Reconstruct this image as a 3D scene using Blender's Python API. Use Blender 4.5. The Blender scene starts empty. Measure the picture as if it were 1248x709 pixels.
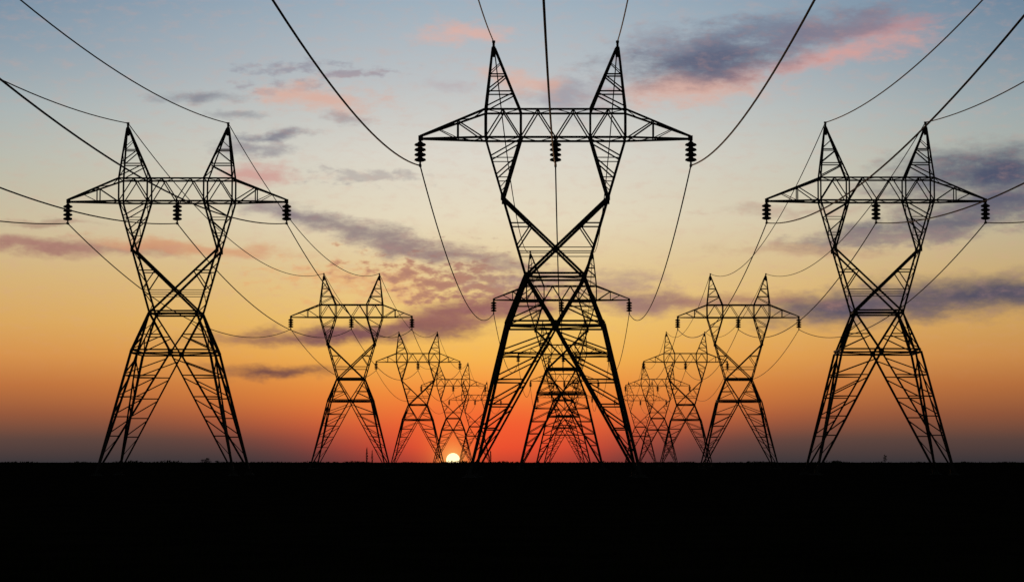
import bpy, bmesh, math, random
from mathutils import Vector, Matrix, noise

random.seed(7)
S = bpy.context.scene
COL = S.collection
R = math.radians

# ------------------------------------------------------------------ camera
EYE = 1.6                       # eye height of someone standing in the field
FPX = 3290.0                    # focal length in pixels of a 1248 px wide picture
VX, VY = 691.5, 563.0           # where the lines run to / the horizon
cam = bpy.data.cameras.new('camera')
cam.sensor_width = 36.0
cam.lens = 36.0 * FPX / 1248.0
cam.shift_x = -(VX - 624.0) / 1248.0
cam.clip_start = 0.5
cam.clip_end = 90000.0
cob = bpy.data.objects.new('camera', cam)
cob.location = (0, 0, EYE)
cob.rotation_euler = (R(90) + math.atan((VY - 354.5) / FPX), 0, 0)   # tilted up, horizon low in the picture
COL.objects.link(cob)
S.camera = cob

S.view_settings.view_transform = 'Standard'
S.view_settings.look = 'None'
S.view_settings.exposure = 0.0
S.view_settings.gamma = 1.0
S.view_settings.use_curve_mapping = False

# ------------------------------------------------------------------ sun
DEG = FPX * math.pi / 180.0     # picture pixels per degree, only to read directions off the photograph
def az(px): return (px - VX) / DEG
def el(py): return (VY - py) / DEG
SUN_AZ, SUN_EL = az(552.5), el(560.0)

sl = bpy.data.lights.new('sun_light', 'SUN')
sl.energy = 0.5
sl.angle = R(2.0)
sl.color = (1.0, 0.55, 0.28)
so = bpy.data.objects.new('sun_light', sl)
sdir = Vector((math.sin(R(SUN_AZ)), math.cos(R(SUN_AZ)), math.sin(R(max(SUN_EL, 0.3)))))
so.rotation_euler = sdir.to_track_quat('Z', 'Y').to_euler()
so.location = (0, 60, 80)
COL.objects.link(so)

# ------------------------------------------------------------------ world
def lin(c):
    out = []
    for v in c:
        v = v / 255.0
        out.append(v / 12.92 if v <= 0.04045 else ((v + 0.055) / 1.055) ** 2.4)
    return (out[0], out[1], out[2], 1.0)

W = bpy.data.worlds.new('World')
S.world = W
W.use_nodes = True
T = W.node_tree
T.nodes.clear()
def N(t, **kw):
    n = T.nodes.new(t)
    for k, v in kw.items(): setattr(n, k, v)
    return n
def L(a, b): T.links.new(a, b)
def put(sock, v):
    if isinstance(v, (int, float, tuple)): sock.default_value = v
    else: L(v, sock)
def M(op, a, b=None, c=None, clamp=False):
    n = N('ShaderNodeMath', operation=op, use_clamp=clamp)
    for i, v in enumerate((a, b, c)):
        if v is not None: put(n.inputs[i], v)
    return n.outputs[0]
def MR(v, a, b, c=0.0, d=1.0, smooth=True):
    n = N('ShaderNodeMapRange', interpolation_type='SMOOTHSTEP' if smooth else 'LINEAR')
    put(n.inputs['Value'], v)
    n.inputs['From Min'].default_value = a; n.inputs['From Max'].default_value = b
    n.inputs['To Min'].default_value = c; n.inputs['To Max'].default_value = d
    return n.outputs['Result']
def MIX(f, a, b, blend='MIX'):
    n = N('ShaderNodeMix', data_type='RGBA', blend_type=blend)
    put(n.inputs['Factor'], f)
    for i, v in ((6, a), (7, b)): put(n.inputs[i], v)
    return n.outputs[2]

tc = N('ShaderNodeTexCoord')
sx = N('ShaderNodeSeparateXYZ'); L(tc.outputs['Generated'], sx.inputs[0])
A = M('MULTIPLY', M('ARCTAN2', sx.outputs[0], sx.outputs[1]), 180 / math.pi)    # azimuth from +Y, degrees
E = M('MULTIPLY', M('ARCSINE', sx.outputs[2]), 180 / math.pi)                   # elevation, degrees

def ramp(stops):
    r = N('ShaderNodeValToRGB')
    r.color_ramp.interpolation = 'LINEAR'
    pts = sorted((el(y) / 20.0, lin(c)) for y, c in stops)
    e = r.color_ramp.elements
    while len(e) < len(pts): e.new(0.5)
    for i, (p, c) in enumerate(pts):
        e[i].position = max(0, p); e[i].color = c
    L(M('DIVIDE', E, 20.0, clamp=True), r.inputs[0])
    return r.outputs[0]

core = ramp([(-330, (60, 84, 122)), (-130, (110, 134, 162)), (0, (158, 176, 190)), (100, (190, 194, 196)), (190, (220, 215, 203)),
             (265, (230, 218, 191)), (330, (230, 203, 150)), (390, (242, 198, 110)), (435, (246, 182, 82)), (480, (246, 144, 60)),
             (520, (240, 102, 52)), (545, (226, 76, 48)), (563, (176, 62, 50))])
edge = ramp([(-330, (46, 68, 104)), (-130, (72, 98, 130)), (0, (98, 126, 152)), (70, (124, 147, 164)), (140, (158, 172, 174)),
             (210, (180, 181, 166)), (280, (200, 184, 150)), (340, (212, 176, 118)), (395, (216, 164, 94)), (435, (212, 144, 78)),
             (470, (188, 114, 63)), (505, (148, 88, 60)), (535, (94, 69, 62)), (563, (60, 55, 58))])
dA = M('SUBTRACT', A, az(590))
wid = M('ADD', MR(E, 0.0, 1.5, 2.7, 5.6), MR(E, 1.5, 9.0, 0.0, 3.6, smooth=False))
q = M('DIVIDE', dA, wid)
side = M('EXPONENT', M('MULTIPLY', M('MULTIPLY', q, q), -1.0))
sky = MIX(side, edge, core)
# the air is a little duller and bluer further round to the north (right)
sky = MIX(MR(A, 4.0, 12.0, 0.0, 0.30), sky, MIX(1.0, sky, lin((186, 200, 212)), 'MULTIPLY'))

# glow of the low sun through the dusty air
def glow(px, py, rx, ry, col, k):
    global sky
    a = M('DIVIDE', M('SUBTRACT', A, az(px)), rx / DEG)
    b = M('DIVIDE', M('SUBTRACT', E, el(py)), ry / DEG)
    g = M('EXPONENT', M('MULTIPLY', M('ADD', M('MULTIPLY', a, a), M('MULTIPLY', b, b)), -1.0))
    sky = MIX(M('MULTIPLY', g, k), sky, lin(col))
glow(610, 525, 120, 45, (244, 84, 46), 0.55)
glow(552, 545, 30, 34, (248, 128, 58), 0.7)
glow(552, 558, 15, 14, (255, 190, 100), 0.6)

# clouds: soft masses broken up by noise, all laid out by direction in the sky
cv = N('ShaderNodeCombineXYZ'); L(A, cv.inputs[0]); L(E, cv.inputs[1])
def noise_tex(scale, detail, rough, stretch, off=0.0):
    m = N('ShaderNodeMapping'); L(cv.outputs[0], m.inputs[0])
    m.inputs['Scale'].default_value = (1.0, stretch, 1.0)
    m.inputs['Location'].default_value = (off, off * 0.7, off)
    n = N('ShaderNodeTexNoise'); L(m.outputs[0], n.inputs['Vector'])
    n.inputs['Scale'].default_value = scale; n.inputs['Detail'].default_value = detail
    n.inputs['Roughness'].default_value = rough
    return n
warp = noise_tex(0.9, 4, 0.6, 2.0, 3.1)
wv = N('ShaderNodeVectorMath', operation='MULTIPLY_ADD')
L(warp.outputs['Color'], wv.inputs[0])
wv.inputs[1].default_value = (1.5, 0.55, 0)
sub = N('ShaderNodeVectorMath', operation='SUBTRACT'); L(cv.outputs[0], sub.inputs[0])
sub.inputs[1].default_value = (0.75, 0.275, 0)
L(sub.outputs[0], wv.inputs[2])
broad = noise_tex(0.75, 6, 0.62, 2.6, 11.0).outputs['Fac']
fine = noise_tex(2.2, 6, 0.65, 2.4, 5.0).outputs['Fac']
dab = noise_tex(3.2, 3, 0.55, 2.2, 21.0).outputs['Fac']

mixed = M('ADD', M('MULTIPLY', broad, 0.62), M('MULTIPLY', fine, 0.38))
def cloud(px, py, rx, ry, tilt, col, k, rag=0.9, tex=None, soft=1.25):
    """one cloud mass: centre, half sizes, tilt (degrees, rising to the right), colour, opacity, raggedness"""
    global sky
    m = N('ShaderNodeMapping', vector_type='TEXTURE'); L(wv.outputs[0], m.inputs[0])
    m.inputs['Location'].default_value = (az(px), el(py), 0)
    m.inputs['Rotation'].default_value = (0, 0, R(tilt))
    m.inputs['Scale'].default_value = (rx / DEG, ry / DEG, 1)
    ln = N('ShaderNodeVectorMath', operation='LENGTH'); L(m.outputs[0], ln.inputs[0])
    d = M('MULTIPLY_ADD', M('SUBTRACT', tex if tex is not None else mixed, 0.5), rag * 3.2, M('SUBTRACT', 1.3, ln.outputs['Value']))
    f = MR(d, 0.0, soft, 0.0, k)
    sky = MIX(f, sky, lin(col))

# upper right cloud: salmon underside, slate body
cloud(850, 108, 105, 24, 4, (228, 172, 152), 0.75)
cloud(1010, 72, 130, 20, 10, (224, 158, 148), 0.75)
cloud(1085, 36, 66, 13, 10, (226, 146, 136), 0.6)
cloud(868, 74, 130, 36, 6, (92, 98, 122), 0.95, 0.75)
cloud(800, 50, 60, 20, 0, (136, 140, 156), 0.6)
cloud(930, 40, 130, 22, 6, (112, 120, 142), 0.75)
cloud(1030, 38, 110, 20, 10, (128, 124, 142), 0.85)
# pale pink and grey wisps, upper left and middle
cloud(552, 42, 66, 15, 0, (228, 176, 160), 0.75)
cloud(690, 118, 60, 24, 0, (146, 142, 156), 0.7)
cloud(640, 100, 55, 16, -12, (226, 176, 156), 0.65)
cloud(350, 86, 60, 7, 0, (150, 150, 162), 0.8, 1.0, dab)
cloud(425, 92, 60, 7, 0, (158, 148, 158), 0.8, 1.0, dab)
cloud(345, 112, 50, 10, 0, (160, 154, 162), 0.7, 1.2, dab)
cloud(395, 126, 75, 20, -5, (218, 176, 160), 0.85, 1.1)
cloud(425, 146, 30, 8, 0, (158, 148, 152), 0.7)
cloud(242, 123, 52, 8, 2, (128, 130, 142), 0.8)
cloud(285, 146, 48, 6, 0, (146, 146, 152), 0.7)
cloud(330, 168, 52, 9, 6, (124, 124, 138), 0.9)
cloud(315, 184, 60, 12, 3, (138, 134, 144), 0.75, 1.1)
cloud(312, 214, 56, 13, 0, (206, 156, 148), 0.85)
cloud(450, 217, 70, 10, 0, (176, 168, 164), 0.7, 1.0, dab)
cloud(545, 105, 40, 8, 0, (184, 172, 176), 0.6)
# middle bank running down behind the second pylon
cloud(470, 345, 120, 26, -4, (230, 166, 112), 0.6, 1.3, dab)
cloud(352, 262, 80, 17, -10, (134, 122, 132), 0.95, 0.6)
cloud(440, 284, 125, 17, -13, (146, 130, 130), 0.95, 0.85)
cloud(560, 312, 125, 16, -8, (152, 126, 124), 0.9, 1.0)
cloud(590, 345, 100, 28, -6, (164, 122, 112), 0.8, 1.4, dab)
cloud(540, 350, 100, 20, -10, (180, 126, 106), 0.65, 1.5, dab)
cloud(585, 380, 130, 19, 6, (152, 100, 96), 1.0, 0.55)
cloud(520, 397, 90, 12, 6, (150, 98, 92), 0.9, 0.6)
cloud(410, 410, 190, 13, 2, (130, 86, 86), 1.0, 0.5)
cloud(775, 366, 100, 20, -4, (150, 114, 112), 0.9, 0.8)
cloud(690, 340, 120, 14, 0, (168, 138, 132), 0.6, 1.3)
cloud(335, 453, 85, 10, 0, (120, 78, 70), 1.0, 0.5)
# left band
cloud(60, 304, 170, 11, -2, (166, 120, 110), 0.95, 0.6)
cloud(60, 277, 60, 5, 0, (160, 122, 108), 0.6)
cloud(230, 304, 140, 9, -3, (212, 148, 108), 0.7)
# right bands of slate cloud
cloud(1215, 213, 155, 33, 3, (80, 86, 108), 1.0, 0.55)
cloud(1225, 250, 140, 25, 3, (90, 92, 112), 0.95, 0.7)
cloud(1150, 276, 165, 19, 6, (106, 104, 116), 0.95, 0.9)
cloud(1080, 292, 150, 10, 3, (140, 124, 124), 0.75, 1.0)
cloud(980, 258, 120, 8, 0, (180, 150, 134), 0.5, 1.1)
cloud(990, 306, 120, 8, 0, (190, 150, 120), 0.5, 1.1)
cloud(1190, 362, 200, 30, 3, (86, 82, 98), 1.0, 0.5)
cloud(1030, 376, 140, 26, 3, (98, 88, 100), 1.0, 0.5)
cloud(910, 368, 100, 13, 0, (160, 114, 102), 0.75)
# thin uneven veil over everything, so no part of the sky is a clean ramp
sky = MIX(M('MULTIPLY', MR(fine, 0.45, 0.75, 0.0, 0.36), MR(E, 1.2, 4.0, 0.0, 1.0)), sky, MIX(0.55, sky, lin((214, 164, 146))))

bg1 = N('ShaderNodeBackground'); L(sky, bg1.inputs['Color']); bg1.inputs['Strength'].default_value = 1.0
nis = N('ShaderNodeTexSky', sky_type='NISHITA')
nis.sun_disc = False
nis.sun_elevation = R(0.5)
nis.sun_rotation = R(SUN_AZ)
nis.dust_density = 3.0
bg2 = N('ShaderNodeBackground'); L(nis.outputs[0], bg2.inputs['Color']); bg2.inputs['Strength'].default_value = 0.05
# the glowing quarter of the sky lies round the set sun; away from it dusk has already come
absA = M('ABSOLUTE', A)
west = M('MULTIPLY', MR(absA, 20.0, 45.0, 1.0, 0.0), MR(E, 11.5, 24.0, 1.0, 0.0))
ms = N('ShaderNodeMixShader'); L(west, ms.inputs[0]); L(bg2.outputs[0], ms.inputs[1]); L(bg1.outputs[0], ms.inputs[2])
wo = N('ShaderNodeOutputWorld'); L(ms.outputs[0], wo.inputs['Surface'])
W.cycles.sampling_method = 'MANUAL'
W.cycles.sample_map_resolution = 1024

# ------------------------------------------------------------------ materials
def mat(name, c1, c2, scale, rough=0.7, metal=0.0, spec=0.3, bump=0.0):
    m = bpy.data.materials.new(name); m.use_nodes = True
    t = m.node_tree; b = t.nodes['Principled BSDF']
    co = t.nodes.new('ShaderNodeTexCoord')
    n = t.nodes.new('ShaderNodeTexNoise'); n.inputs['Scale'].default_value = scale; n.inputs['Detail'].default_value = 6
    t.links.new(co.outputs['Object'], n.inputs['Vector'])
    r = t.nodes.new('ShaderNodeValToRGB')
    r.color_ramp.elements[0].position = 0.35; r.color_ramp.elements[1].position = 0.65
    r.color_ramp.elements[0].color = (*c1, 1); r.color_ramp.elements[1].color = (*c2, 1)
    t.links.new(n.outputs['Fac'], r.inputs[0]); t.links.new(r.outputs[0], b.inputs['Base Color'])
    b.inputs['Roughness'].default_value = rough; b.inputs['Metallic'].default_value = metal
    b.inputs['Specular IOR Level'].default_value = spec
    if bump:
        bp = t.nodes.new('ShaderNodeBump'); bp.inputs['Strength'].default_value = bump
        t.links.new(n.outputs['Fac'], bp.inputs['Height']); t.links.new(bp.outputs[0], b.inputs['Normal'])
    return m
STEEL = mat('weathered_steel', (0.05, 0.045, 0.042), (0.085, 0.075, 0.07), 1.5, 0.75, 0.0, 0.25)
GLAZE = mat('brown_porcelain', (0.045, 0.025, 0.018), (0.06, 0.035, 0.025), 6.0, 0.35, 0.0, 0.5)
ALU = mat('dull_aluminium_strand', (0.06, 0.06, 0.06), (0.09, 0.09, 0.09), 3.0, 0.7, 0.0, 0.3)
CONC = mat('footing_concrete', (0.05, 0.045, 0.04), (0.10, 0.095, 0.085), 2.0, 0.9, 0.0, 0.2, 0.3)
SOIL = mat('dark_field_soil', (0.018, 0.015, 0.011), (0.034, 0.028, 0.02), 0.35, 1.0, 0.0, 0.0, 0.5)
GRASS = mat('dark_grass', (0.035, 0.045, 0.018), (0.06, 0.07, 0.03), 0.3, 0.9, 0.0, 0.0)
LEAF = mat('dark_foliage', (0.03, 0.045, 0.018), (0.055, 0.075, 0.03), 0.8, 0.9, 0.0, 0.0)
BARK = mat('rough_bark', (0.06, 0.045, 0.03), (0.10, 0.08, 0.06), 4.0, 0.95, 0.0, 0.1)

# ------------------------------------------------------------------ helpers
def obj(name, bm, m, parent=None, smooth=False):
    me = bpy.data.meshes.new(name)
    bmesh.ops.recalc_face_normals(bm, faces=bm.faces)
    bm.to_mesh(me); bm.free()
    me.materials.append(m)
    if smooth:
        for p in me.polygons: p.use_smooth = True
    o = bpy.data.objects.new(name, me); COL.objects.link(o)
    if parent is not None: o.parent = parent
    return o
def empty(name, loc):
    o = bpy.data.objects.new(name, None); COL.objects.link(o); o.location = loc; o.empty_display_size = 2
    return o
def tag(o, label, cat, group=None):
    o['label'] = label; o['category'] = cat
    if group: o['group'] = group
def copy_tree(o, parent=None):
    c = o.copy(); COL.objects.link(c); c.parent = parent
    for ch in list(o.children): copy_tree(ch, c)
    return c

def bar(bm, p, q, w):
    """rolled steel angle from p to q, both flanges w wide"""
    p = Vector(p); q = Vector(q); d = (q - p)
    if d.length < 1e-4: return
    d.normalize()
    up = Vector((0, 0, 1)) if abs(d.z) < 0.9 else Vector((0, 1, 0))
    a = d.cross(up).normalized(); b = a.cross(d).normalized()
    t = max(0.022, w * 0.16); h = w / 2
    prof = [(-h, -h), (h, -h), (h, -h + t), (-h + t, -h + t), (-h + t, h), (-h, h)]
    v0 = [bm.verts.new(p + a * x + b * y) for x, y in prof]
    v1 = [bm.verts.new(q + a * x + b * y) for x, y in prof]
    for i in range(6):
        j = (i + 1) % 6
        bm.faces.new((v0[i], v0[j], v1[j], v1[i]))
    for v in (v0, v1):
        bm.faces.new((v[0], v[1], v[2], v[3])); bm.faces.new((v[0], v[3], v[4], v[5]))
def plate(bm, c, w, h, axis, t=0.05):
    """gusset plate, flat across axis 'x' or 'y'"""
    s = Vector((t, w, h)) if axis == 'x' else Vector((w, t, h))
    r = bmesh.ops.create_cube(bm, size=1.0)
    for v in r['verts']: v.co = Vector((v.co.x * s.x, v.co.y * s.y, v.co.z * s.z)) + Vector(c)
def mixp(a, b, t): return Vector(a).lerp(Vector(b), t)
def atz(a, b, z):
    a = Vector(a); b = Vector(b)
    return a.lerp(b, (z - a.z) / (b.z - a.z))
def lathe(bm, prof, loc, n=14):
    rings = []
    for r, z in prof:
        rings.append([bm.verts.new((loc[0] + r * math.cos(2 * math.pi * i / n), loc[1] + r * math.sin(2 * math.pi * i / n), loc[2] + z)) for i in range(n)])
    for a, b in zip(rings, rings[1:]):
        for i in range(n):
            j = (i + 1) % n
            bm.faces.new((a[i], a[j], b[j], b[i]))
    bm.faces.new(rings[0]); bm.faces.new(rings[-1])

# ------------------------------------------------------------------ ground
def terrain(x, y):
    d = math.hypot(x, y)
    k = min(1.0, max(0.0, (d - 20) / 120.0))
    return 0.22 * k * noise.noise(Vector((x / 170.0, y / 170.0, 2.3)))
bm = bmesh.new()
rad = [0.0]; r = 3.0
while r < 27000: rad.append(r); r *= 1.13
rad.append(27000.0)
NA = 96
centre = bm.verts.new((0, 0, 0)); prev = None
for r in rad[1:]:
    ring = []
    for i in range(NA):
        a = 2 * math.pi * i / NA
        x, y = r * math.sin(a), r * math.cos(a)
        ring.append(bm.verts.new((x, y, terrain(x, y))))
    if prev is None:
        for i in range(NA): bm.faces.new((centre, ring[i], ring[(i + 1) % NA]))
    else:
        for i in range(NA): bm.faces.new((prev[i], ring[i], ring[(i + 1) % NA], prev[(i + 1) % NA]))
    prev = ring
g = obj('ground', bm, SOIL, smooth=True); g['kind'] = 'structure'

# ------------------------------------------------------------------ pylons
FX, FY = 8.83, 8.80             # half spread of the feet
BX, BY, BZ = 5.15, 5.05, 16.05  # belt
WX, WY, WZ = 3.15, 2.80, 21.3   # waist
JX, JY, JZ = 5.60, 2.20, 29.7   # where the fork starts
OX, IX, MY = 7.48, 3.72, 1.90   # fork top: outer, inner, half depth
ZB, ZT = 36.1, 39.1             # bottom and top chord of the bridge
TX, TZ = 14.5, 36.1             # cross-arm tip
PX, PZ = 6.65, 45.9             # earth-wire peak
TOP = 46.6
CLAMP_Z = 33.25
M1, M2, M3, M4 = 0.275, 0.225, 0.145, 0.09

def ladder(bm, a0, a1, b0, b1, n, w, cross=False):
    """zigzag lacing between chord a0-a1 and chord b0-b1"""
    for i in range(n):
        p, q_ = (i / n, (i + 1) / n)
        if i % 2: bar(bm, mixp(b0, b1, p), mixp(a0, a1, q_), w)
        else: bar(bm, mixp(a0, a1, p), mixp(b0, b1, q_), w)
        if cross:
            if i % 2: bar(bm, mixp(a0, a1, p), mixp(b0, b1, q_), w)
            else: bar(bm, mixp(b0, b1, p), mixp(a0, a1, q_), w)

def make_pylon():
    root = empty('transmission_pylon', (0, 0, 0))
    lv = [5.1, 7.6, 10.2, 13.0, BZ]
    for sx_ in (-1, 1):
        for sy_ in (-1, 1):
            bm = bmesh.new()
            F = Vector((sx_ * FX, sy_ * FY, 0.25)); B = Vector((sx_ * BX, sy_ * BY, BZ))
            bar(bm, F, B, M1 + 0.04)
            cf = Vector((0, sy_ * BY, BZ)); cs = Vector((sx_ * BX, 0, BZ))
            for c in (cf, cs):
                bar(bm, F, c, M2)
                for i, z in enumerate(lv[:-1]):
                    bar(bm, atz(F, B, z), atz(F, c, z), M3)
                    bar(bm, atz(F, B, z + 0.2), atz(F, c, lv[i + 1] - (0.35 if i < 3 else 0.9)), M3)
                bar(bm, atz(F, B, 2.6), atz(F, c, lv[0] - 0.3), M4)
            for i, z in enumerate(lv[:-1]):
                bar(bm, atz(F, cf, z), atz(F, cs, z), M4)
            plate(bm, F + Vector((-sx_ * 0.12, -sy_ * 0.2, 0.2)), 0.8, 0.7, 'y')
            leg = obj('leg', bm, STEEL, root)
            fb = bmesh.new()
            lathe(fb, [(0.85, -1.2), (0.85, 0.05), (0.5, 0.1), (0.46, 0.26), (0.4, 0.3)], (sx_ * FX, sy_ * FY, 0), 16)
            obj('footing', fb, CONC, leg)
    # belt
    bm = bmesh.new()
    for s in (-1, 1):
        for dz in (0.0, 0.42):
            bar(bm, (-BX, s * BY, BZ + dz - 0.1), (BX, s * BY, BZ + dz - 0.1), M2 - 0.02)
            bar(bm, (s * BX, -BY, BZ + dz - 0.1), (s * BX, BY, BZ + dz - 0.1), M2 - 0.02)
        for s2 in (-1, 1):
            bar(bm, (0, s * BY, BZ), (s2 * BX, 0, BZ), M3)
        plate(bm, (0, s * (BY + 0.03), BZ + 0.05), 0.7, 0.6, 'y')
        plate(bm, (s * (BX + 0.03), 0, BZ + 0.05), 0.7, 0.6, 'x')
    obj('belt_frame', bm, STEEL, root)
    # waist
    bm = bmesh.new()
    for s in (-1, 1):
        for s2 in (-1, 1):
            B = Vector((s * BX, s2 * BY, BZ)); Wc = Vector((s * WX, s2 * WY, WZ))
            bar(bm, B, Wc, M1 + 0.03)
            for c in (Vector((0, s2 * BY, BZ)), Vector((s * BX, 0, BZ))):
                bar(bm, Wc, c, M2)
                bar(bm, atz(B, Wc, 18.4), atz(c, Wc, 18.4), M3)
                bar(bm, atz(B, Wc, 16.5), atz(c, Wc, 18.2), M3)
                bar(bm, atz(B, Wc, 18.6), atz(c, Wc, 20.0), M4)
            plate(bm, Wc + Vector((-s * 0.1, s2 * 0.03, 0)), 0.5, 0.6, 'y')
        for dz in (-0.15, 0.25):
            bar(bm, (-WX, s * WY, WZ + dz), (WX, s * WY, WZ + dz), M2)
        bar(bm, (s * WX, -WY, WZ), (s * WX, WY, WZ), M2)
    bar(bm, (-WX, -WY, WZ), (WX, WY, WZ), M4); bar(bm, (-WX, WY, WZ), (WX, -WY, WZ), M4)
    obj('waist_frame', bm, STEEL, root)
    # crossed frame between waist and fork
    bm = bmesh.new()
    for s in (-1, 1):
        for s2 in (-1, 1):
            Wc = Vector((s * WX, s2 * WY, WZ)); J = Vector((s * JX, s2 * JY, JZ)); Wo = Vector((-s * WX, s2 * WY, WZ))
            bar(bm, Wc, J, M2 + 0.03)
            bar(bm, J, Wo, M1 - (0.0 if s > 0 else 0.012))
            bar(bm, atz(Wc, J, 26.9), atz(Wo, J, 26.9), M3)
            bar(bm, atz(Wo, J, 26.8), atz(Wc, J, 24.5), M3)
            plate(bm, J + Vector((0, s2 * 0.02, -0.1)), 0.42, 0.6, 'y')
        for z in (24.3, 23.7):
            a = atz((-WX, s * WY, WZ), (-JX, s * JY, JZ), z); b = Vector((-a.x, a.y, a.z))
            bar(bm, a, b, M4)
        ladder(bm, (s * WX, -WY, WZ), (s * JX, -JY, JZ), (s * WX, WY, WZ), (s * JX, JY, JZ), 6, M4)
        plate(bm, (0, s * 2.58, 24.3), 0.45, 0.45, 'y')
    obj('crossed_frame', bm, STEEL, root)
    # fork arms
    for s in (-1, 1):
        bm = bmesh.new()
        for s2 in (-1, 1):
            J = Vector((s * JX, s2 * JY, JZ)); O = Vector((s * OX, s2 * MY, ZB)); I = Vector((s * IX, s2 * MY, ZB))
            bar(bm, J, O, M2); bar(bm, J, I, M2 + 0.02)
            for z in (31.8, 33.9): bar(bm, atz(J, O, z), atz(J, I, z), M4 + 0.01)
            bar(bm, atz(J, O, 34.1), atz(J, I, 35.9), M3)
            bar(bm, atz(J, O, 32.1), atz(J, I, 33.8), M3)
            bar(bm, atz(J, O, 30.7), atz(J, I, 31.7), M4)
        for X in (OX, IX):
            ladder(bm, (s * JX, -JY, JZ), (s * X, -MY, ZB), (s * JX, JY, JZ), (s * X, MY, ZB), 4, M4)
        obj('fork_arm', bm, STEEL, root)
    # bridge beam
    bm = bmesh.new()
    for s2 in (-1, 1):
        for z, w in ((ZB, M2 + 0.02), (ZT, M2)): bar(bm, (-OX, s2 * MY, z), (OX, s2 * MY, z), w)
        for X in (OX, IX):
            for s in (-1, 1): bar(bm, (s * X, s2 * MY, ZB), (s * X, s2 * MY, ZT), M2 - 0.02)
        nodes = [(-OX, ZB), (-5.6, ZT), (-IX, ZB), (-1.9, ZT), (0, ZB), (1.9, ZT), (IX, ZB), (5.6, ZT), (OX, ZB)]
        for a, b in zip(nodes, nodes[1:]):
            bar(bm, (a[0], s2 * MY, a[1]), (b[0], s2 * MY, b[1]), M3)
    for X in (-OX, -IX, 0, IX, OX): bar(bm, (X, -MY, ZB), (X, MY, ZB), M3)
    for X in (-OX, -5.6, -IX, -1.9, 1.9, IX, 5.6, OX): bar(bm, (X, -MY, ZT), (X, MY, ZT), M3)
    for z in (ZB, ZT):
        ladder(bm, (-OX, -MY, z), (OX, -MY, z), (-OX, MY, z), (OX, MY, z), 8, M4)
    obj('bridge_beam', bm, STEEL, root)
    # cross-arms
    for s in (-1, 1):
        bm = bmesh.new()
        tip = {}
        for s2 in (-1, 1):
            O = Vector((s * (OX + 0.02), s2 * MY, ZB)); U = Vector((s * (OX + 0.02), s2 * MY, ZT))
            t0 = Vector((s * TX, s2 * 0.14, ZB + 0.02)); t1 = Vector((s * TX, s2 * 0.14, ZB + 0.3))
            bar(bm, O, t0, M2); bar(bm, U, t1, M2)
            k = (10.45 - OX) / (TX - OX)
            bar(bm, mixp(O, t0, k), mixp(U, t1, k), M3)
            bar(bm, mixp(U, t1, k), mixp(O, t0, 0.03), M3)
            bar(bm, mixp(O, t0, k), mixp(U, t1, 0.72), M4)
        ladder(bm, (s * OX, -MY, ZB), (s * TX, -0.14, ZB), (s * OX, MY, ZB), (s * TX, 0.14, ZB), 5, M4)
        ladder(bm, (s * OX, -MY, ZT), (s * TX, -0.14, ZB + 0.3), (s * OX, MY, ZT), (s * TX, 0.14, ZB + 0.3), 5, M4)
        plate(bm, (s * (TX - 0.05), 0, ZB + 0.1), 0.5, 0.55, 'y', 0.3)
        obj('cross_arm', bm, STEEL, root)
    # earth-wire peaks
    for s in (-1, 1):
        bm = bmesh.new()
        P = Vector((s * PX, 0, PZ))
        cs = {}
        for s2 in (-1, 1):
            O = Vector((s * OX, s2 * MY, ZT)); I = Vector((s * IX, s2 * MY, ZT))
            Po = P + Vector((s * 0.12, s2 * 0.12, 0)); Pi = P + Vector((-s * 0.12, s2 * 0.12, 0))
            bar(bm, O, Po, M2); bar(bm, I, Pi, M2)
            for z in (41.1, 43.0): bar(bm, atz(O, Po, z), atz(I, Pi, z), M3)
            bar(bm, atz(O, Po, 39.4), atz(I, Pi, 40.95), M3)
            bar(bm, atz(O, Po, 41.3), atz(I, Pi, 42.9), M3)
            bar(bm, atz(O, Po, 43.2), atz(I, Pi, 44.3), M4)
            cs[s2] = (O, Po, I, Pi)
        ladder(bm, cs[-1][0], cs[-1][1], cs[1][0], cs[1][1], 4, M4)
        ladder(bm, cs[-1][2], cs[-1][3], cs[1][2], cs[1][3], 5, M4)
        bar(bm, P + Vector((0, 0, -1.0)), (s * PX, 0, TOP), 0.26)
        plate(bm, (s * PX, 0, PZ - 0.4), 0.42, 1.1, 'y', 0.3)
        plate(bm, (s * PX, 0, TOP), 0.34, 0.22, 'y', 0.3)
        obj('earth_wire_peak', bm, STEEL, root)
    # insulator strings
    for x in (-TX, 0.0, TX):
        bm = bmesh.new()
        lathe(bm, [(0.10, CLAMP_Z + 0.15), (0.10, 35.98)], (x, 0, 0), 8)
        plate(bm, (x, 0, 35.95), 0.3, 0.3, 'y', 0.12)
        if x == 0: bar(bm, (0, -MY, ZB - 0.02), (0, MY, ZB - 0.02), 0.2)
        st = obj('insulator_string', bm, STEEL, root)
        for k in range(4):
            bm = bmesh.new()
            z = 35.52 - k * 0.54
            lathe(bm, [(0.12, 0.30), (0.24, 0.28), (0.30, 0.17), (0.52, 0.10), (0.62, 0.0), (0.61, -0.13), (0.52, -0.10), (0.45, -0.20), (0.35, -0.13), (0.26, -0.25), (0.12, -0.22)], (x, 0, z), 20)
            obj('insulator_disc', bm, GLAZE, st, True)
        bm = bmesh.new()
        plate(bm, (x, 0, CLAMP_Z + 0.22), 0.16, 0.32, 'y', 0.2)
        plate(bm, (x, 0, CLAMP_Z), 0.26, 0.24, 'y', 0.95)
        obj('wire_clamp', bm, STEEL, st)
    return root

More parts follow.
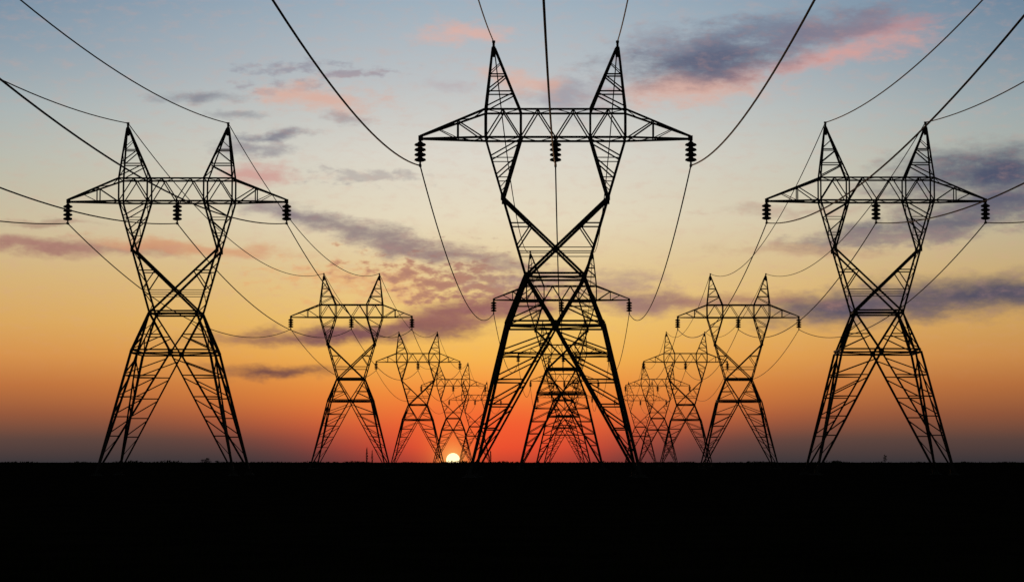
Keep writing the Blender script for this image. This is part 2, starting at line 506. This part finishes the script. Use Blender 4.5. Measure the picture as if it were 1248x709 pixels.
SP = 288.9
rows = {'left': (-51.7, 356.4), 'centre': (-1.27, 287.7), 'right': (40.9, 356.4)}
NT = 5
order = ['first', 'second', 'third', 'fourth', 'fifth', 'sixth', 'seventh']
PL = {
 ('centre', 0): 'biggest and nearest black lattice pylon, taller than all others, in the middle of the field',
 ('left', 0): 'big black lattice pylon at far left of the photo, front pylon of the left row',
 ('right', 0): 'big black lattice pylon at far right of the photo, front pylon of the right row',
 ('left', 1): 'mid-sized black lattice pylon standing second from the front in the left row',
 ('right', 1): 'mid-sized black lattice pylon standing second from the front in the right row',
 ('centre', 1): 'lattice pylon framed between the spread legs of the biggest pylon, second in middle row',
 ('left', 2): 'smaller lattice pylon just left of the sun, third from the front in the left row',
 ('right', 2): 'smaller lattice pylon overlapping the second one, third from the front in the right row',
}
proto = make_pylon()
first = True
for rn, (x, y0) in rows.items():
    for k in range(NT):
        o = proto if first else copy_tree(proto)
        first = False
        y = y0 + k * SP
        o.location = (x, y, terrain(x, y))
        rowname = 'middle' if rn == 'centre' else rn
        lab = PL.get((rn, k), 'small distant lattice pylon, %s from the front in the %s row' % (order[k], rowname))
        if (rn, k) == ('left', 3): lab = 'small distant lattice pylon directly above the sun, fourth from the front in the left row'
        tag(o, lab, 'pylon', 'lattice power pylons in three rows')

# ------------------------------------------------------------------ wires
def tube(bm, pts, r, n=6):
    prev = None
    for i, p in enumerate(pts):
        d = (pts[min(i + 1, len(pts) - 1)] - pts[max(i - 1, 0)]).normalized()
        a = d.cross(Vector((0, 0, 1))).normalized(); b = a.cross(d)
        ring = [bm.verts.new(p + (a * math.cos(2 * math.pi * j / n) + b * math.sin(2 * math.pi * j / n)) * r) for j in range(n)]
        if prev:
            for j in range(n): bm.faces.new((prev[j], prev[(j + 1) % n], ring[(j + 1) % n], ring[j]))
        else: bm.faces.new(ring)
        prev = ring
    bm.faces.new(prev)
def line(name, x, z, y0, sag, r, label, cat, group):
    bm = bmesh.new()
    pts = []
    for k in range(-2, NT - 1):
        ya = y0 + k * SP
        za = z + terrain(x, ya) if k >= 0 else z
        zb = z + terrain(x, ya + SP) if k + 1 >= 0 else z
        n = 40 if k < 1 else 20
        for i in range(n):
            t = i / n
            pts.append(Vector((x, ya + SP * t, za + (zb - za) * t - 4 * sag * t * (1 - t))))
    pts.append(Vector((x, y0 + (NT - 1) * SP, z + terrain(x, y0 + (NT - 1) * SP))))
    tube(bm, pts, r)
    o = obj(name, bm, ALU, smooth=True)
    tag(o, label, cat, group)
for rn, (x, y0) in rows.items():
    nm = 'middle' if rn == 'centre' else rn
    for dx, w in ((-TX, 'left arm tips'), (0, 'centre insulators'), (TX, 'right arm tips')):
        line('power_cable', x + dx, CLAMP_Z, y0, 7.0, 0.075, 'sagging power cable strung along the %s of the %s row of pylons' % (w, nm), 'power line', 'power cables slung from the insulators')
    for dx, w in ((-PX, 'left'), (PX, 'right')):
        line('earth_wire', x + dx, TOP, y0, 7.0, 0.065, 'thin sagging earth wire joining the %s peaks of the %s row of pylons' % (w, nm), 'earth wire', 'earth wires between the pylon peaks')

# ------------------------------------------------------------------ sun
bm = bmesh.new()
SD = 30000.0
bmesh.ops.create_uvsphere(bm, u_segments=48, v_segments=32, radius=SD * math.tan(R(8.2 / DEG)))
sm = bpy.data.materials.new('sun_glow'); sm.use_nodes = True
sm.node_tree.nodes.clear()
e_ = sm.node_tree.nodes.new('ShaderNodeEmission'); e_.inputs['Color'].default_value = (1.0, 0.80, 0.42, 1); e_.inputs['Strength'].default_value = 1.7
o_ = sm.node_tree.nodes.new('ShaderNodeOutputMaterial'); sm.node_tree.links.new(e_.outputs[0], o_.inputs[0])
s_ = obj('sun', bm, sm, smooth=True)
s_.location = (SD * math.sin(R(SUN_AZ)), SD * math.cos(R(SUN_AZ)), EYE + SD * math.tan(R(SUN_EL)))
tag(s_, 'bright yellow white sun half sunk behind the dark horizon', 'sun')

# ------------------------------------------------------------------ plants
def leaves(bm, c, rx, ry, rz, n, size, rnd):
    for i in range(n):
        while True:
            p = Vector((rnd.uniform(-1, 1), rnd.uniform(-1, 1), rnd.uniform(-1, 1)))
            if 0.2 < p.length < 1: break
        p = Vector((c[0] + p.x * rx, c[1] + p.y * ry, c[2] + p.z * rz))
        a = Vector((rnd.gauss(0, 1), rnd.gauss(0, 1), rnd.gauss(0, 1))).normalized()
        b = a.orthogonal().normalized(); c2 = a.cross(b)
        s = size * rnd.uniform(0.6, 1.3)
        bm.faces.new([bm.verts.new(p + b * s), bm.verts.new(p + c2 * s * 0.55), bm.verts.new(p - b * s), bm.verts.new(p - c2 * s * 0.55)])
def trunk_mesh(bm, h, r, rnd, limbs=4, spread=0.3):
    tube_pts = [Vector((0.03 * math.sin(i), 0.02 * i, h * i / 5)) for i in range(6)]
    prev = None
    for i, p in enumerate(tube_pts):
        rr = r * (1 - 0.75 * i / 5)
        ring = [bm.verts.new(p + Vector((rr * math.cos(j * math.pi / 4), rr * math.sin(j * math.pi / 4), -0.2 if i == 0 else 0))) for j in range(8)]
        if prev:
            for j in range(8): bm.faces.new((prev[j], prev[(j + 1) % 8], ring[(j + 1) % 8], ring[j]))
        prev = ring
    bm.faces.new(prev)
    for k in range(limbs):
        a = rnd.uniform(0, 6.28); z = h * rnd.uniform(0.4, 0.8)
        tube(bm, [Vector((0, 0, z)), Vector((math.cos(a) * h * spread * 0.5, math.sin(a) * h * spread * 0.5, z + h * 0.12)), Vector((math.cos(a) * h * spread, math.sin(a) * h * spread, z + h * 0.2))], r * 0.3, 5)
def plant(name, px, dist, h, w, label, cat, seed, narrow=False, base=0.25, n=130):
    rnd = random.Random(seed)
    x = (px - VX) / FPX * dist
    root = empty(name, (x, dist, terrain(x, dist)))
    bm = bmesh.new(); trunk_mesh(bm, h * 0.8, 0.035 * h if not narrow else 0.02 * h, rnd, 4, 0.05 if narrow else w / h * 0.25)
    obj('trunk', bm, BARK, root)
    bm = bmesh.new()
    nb = 7
    for i in range(nb):
        t = (i + 0.5) / nb
        z = h * (base + (1 - base) * t)
        prof = math.sin(math.pi * (0.15 + 0.8 * t)) * rnd.uniform(0.7, 1.1)
        off = 0 if narrow else w * 0.18
        leaves(bm, (rnd.uniform(-off, off), rnd.uniform(-off, off), z), w / 2 * prof, w / 2 * prof, h * (1 - base) / nb * 0.9, n, 0.05 * h if not narrow else 0.03 * h, rnd)
    obj('crown', bm, LEAF, root)
    tag(root, label, cat)
plant('shrub', 253, 900, 2.9, 5.0, 'low dark round shrub on the horizon between the legs of the left front pylon', 'shrub', 1, base=0.0)
plant('shrub', 268, 950, 2.2, 6.0, 'wide flat dark shrub on the horizon beside the right leg of the left front pylon', 'shrub', 2, base=0.0)
plant('tree', 1078, 2600, 8.6, 5.4, 'small round tree on the horizon between the legs of right front pylon', 'tree', 3, base=0.3, n=26)
plant('slender_tree', 447.5, 1500, 9.4, 1.3, 'taller of two thin trees on the horizon between feet of second left pylon', 'tree', 4, True, 0.1, 40)
plant('slender_tree', 454, 1500, 8.0, 1.3, 'shorter of two thin trees on the horizon between feet of second left pylon', 'tree', 5, True, 0.1, 40)
plant('slender_tree', 598, 1500, 7.6, 1.6, 'thin dark tree on the horizon right of the foot of the biggest pylon', 'tree', 6, True, 0.1, 50)

# far low scrub that roughens the horizon: one uncountable mass
bm = bmesh.new(); rnd = random.Random(11)
for i in range(1500):
    px = rnd.uniform(-120, 1370)
    d = rnd.uniform(1300, 2100)
    x = (px - VX) / FPX * d
    hh = 1.5 + 2.4 * max(0.0, noise.noise(Vector((px / 45.0, 3.0, 0))) + 0.15) * rnd.uniform(0.6, 1.2)
    leaves(bm, (x, d, hh * 0.5 + terrain(x, d)), rnd.uniform(1.5, 4.0), 1.5, hh * 0.5, 14, 0.55, rnd)
sc_ = obj('scrub', bm, LEAF); sc_['kind'] = 'stuff'
tag(sc_, 'low dark scrub growing along the far edge of the field', 'scrub')

# grass of the near field
bm = bmesh.new(); rnd = random.Random(12)
for i in range(9000):
    d = 16.0 * (90.0 / 16.0) ** rnd.random()
    x = (rnd.uniform(-150, 1400) - VX) / FPX * d
    z0 = terrain(x, d)
    for b in range(4):
        a = rnd.uniform(0, 6.28); hgt = rnd.uniform(0.08, 0.24); w = 0.006
        bx, by = x + rnd.uniform(-.05, .05), d + rnd.uniform(-.05, .05)
        ln = rnd.uniform(0.02, 0.1)
        bm.faces.new([bm.verts.new((bx - w * math.sin(a), by + w * math.cos(a), z0 - .02)), bm.verts.new((bx + w * math.sin(a), by - w * math.cos(a), z0 - .02)),
                      bm.verts.new((bx + ln * math.cos(a), by + ln * math.sin(a), z0 + hgt))])
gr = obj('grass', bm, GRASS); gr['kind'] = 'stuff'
tag(gr, 'short dark grass covering the black field in the foreground', 'grass')
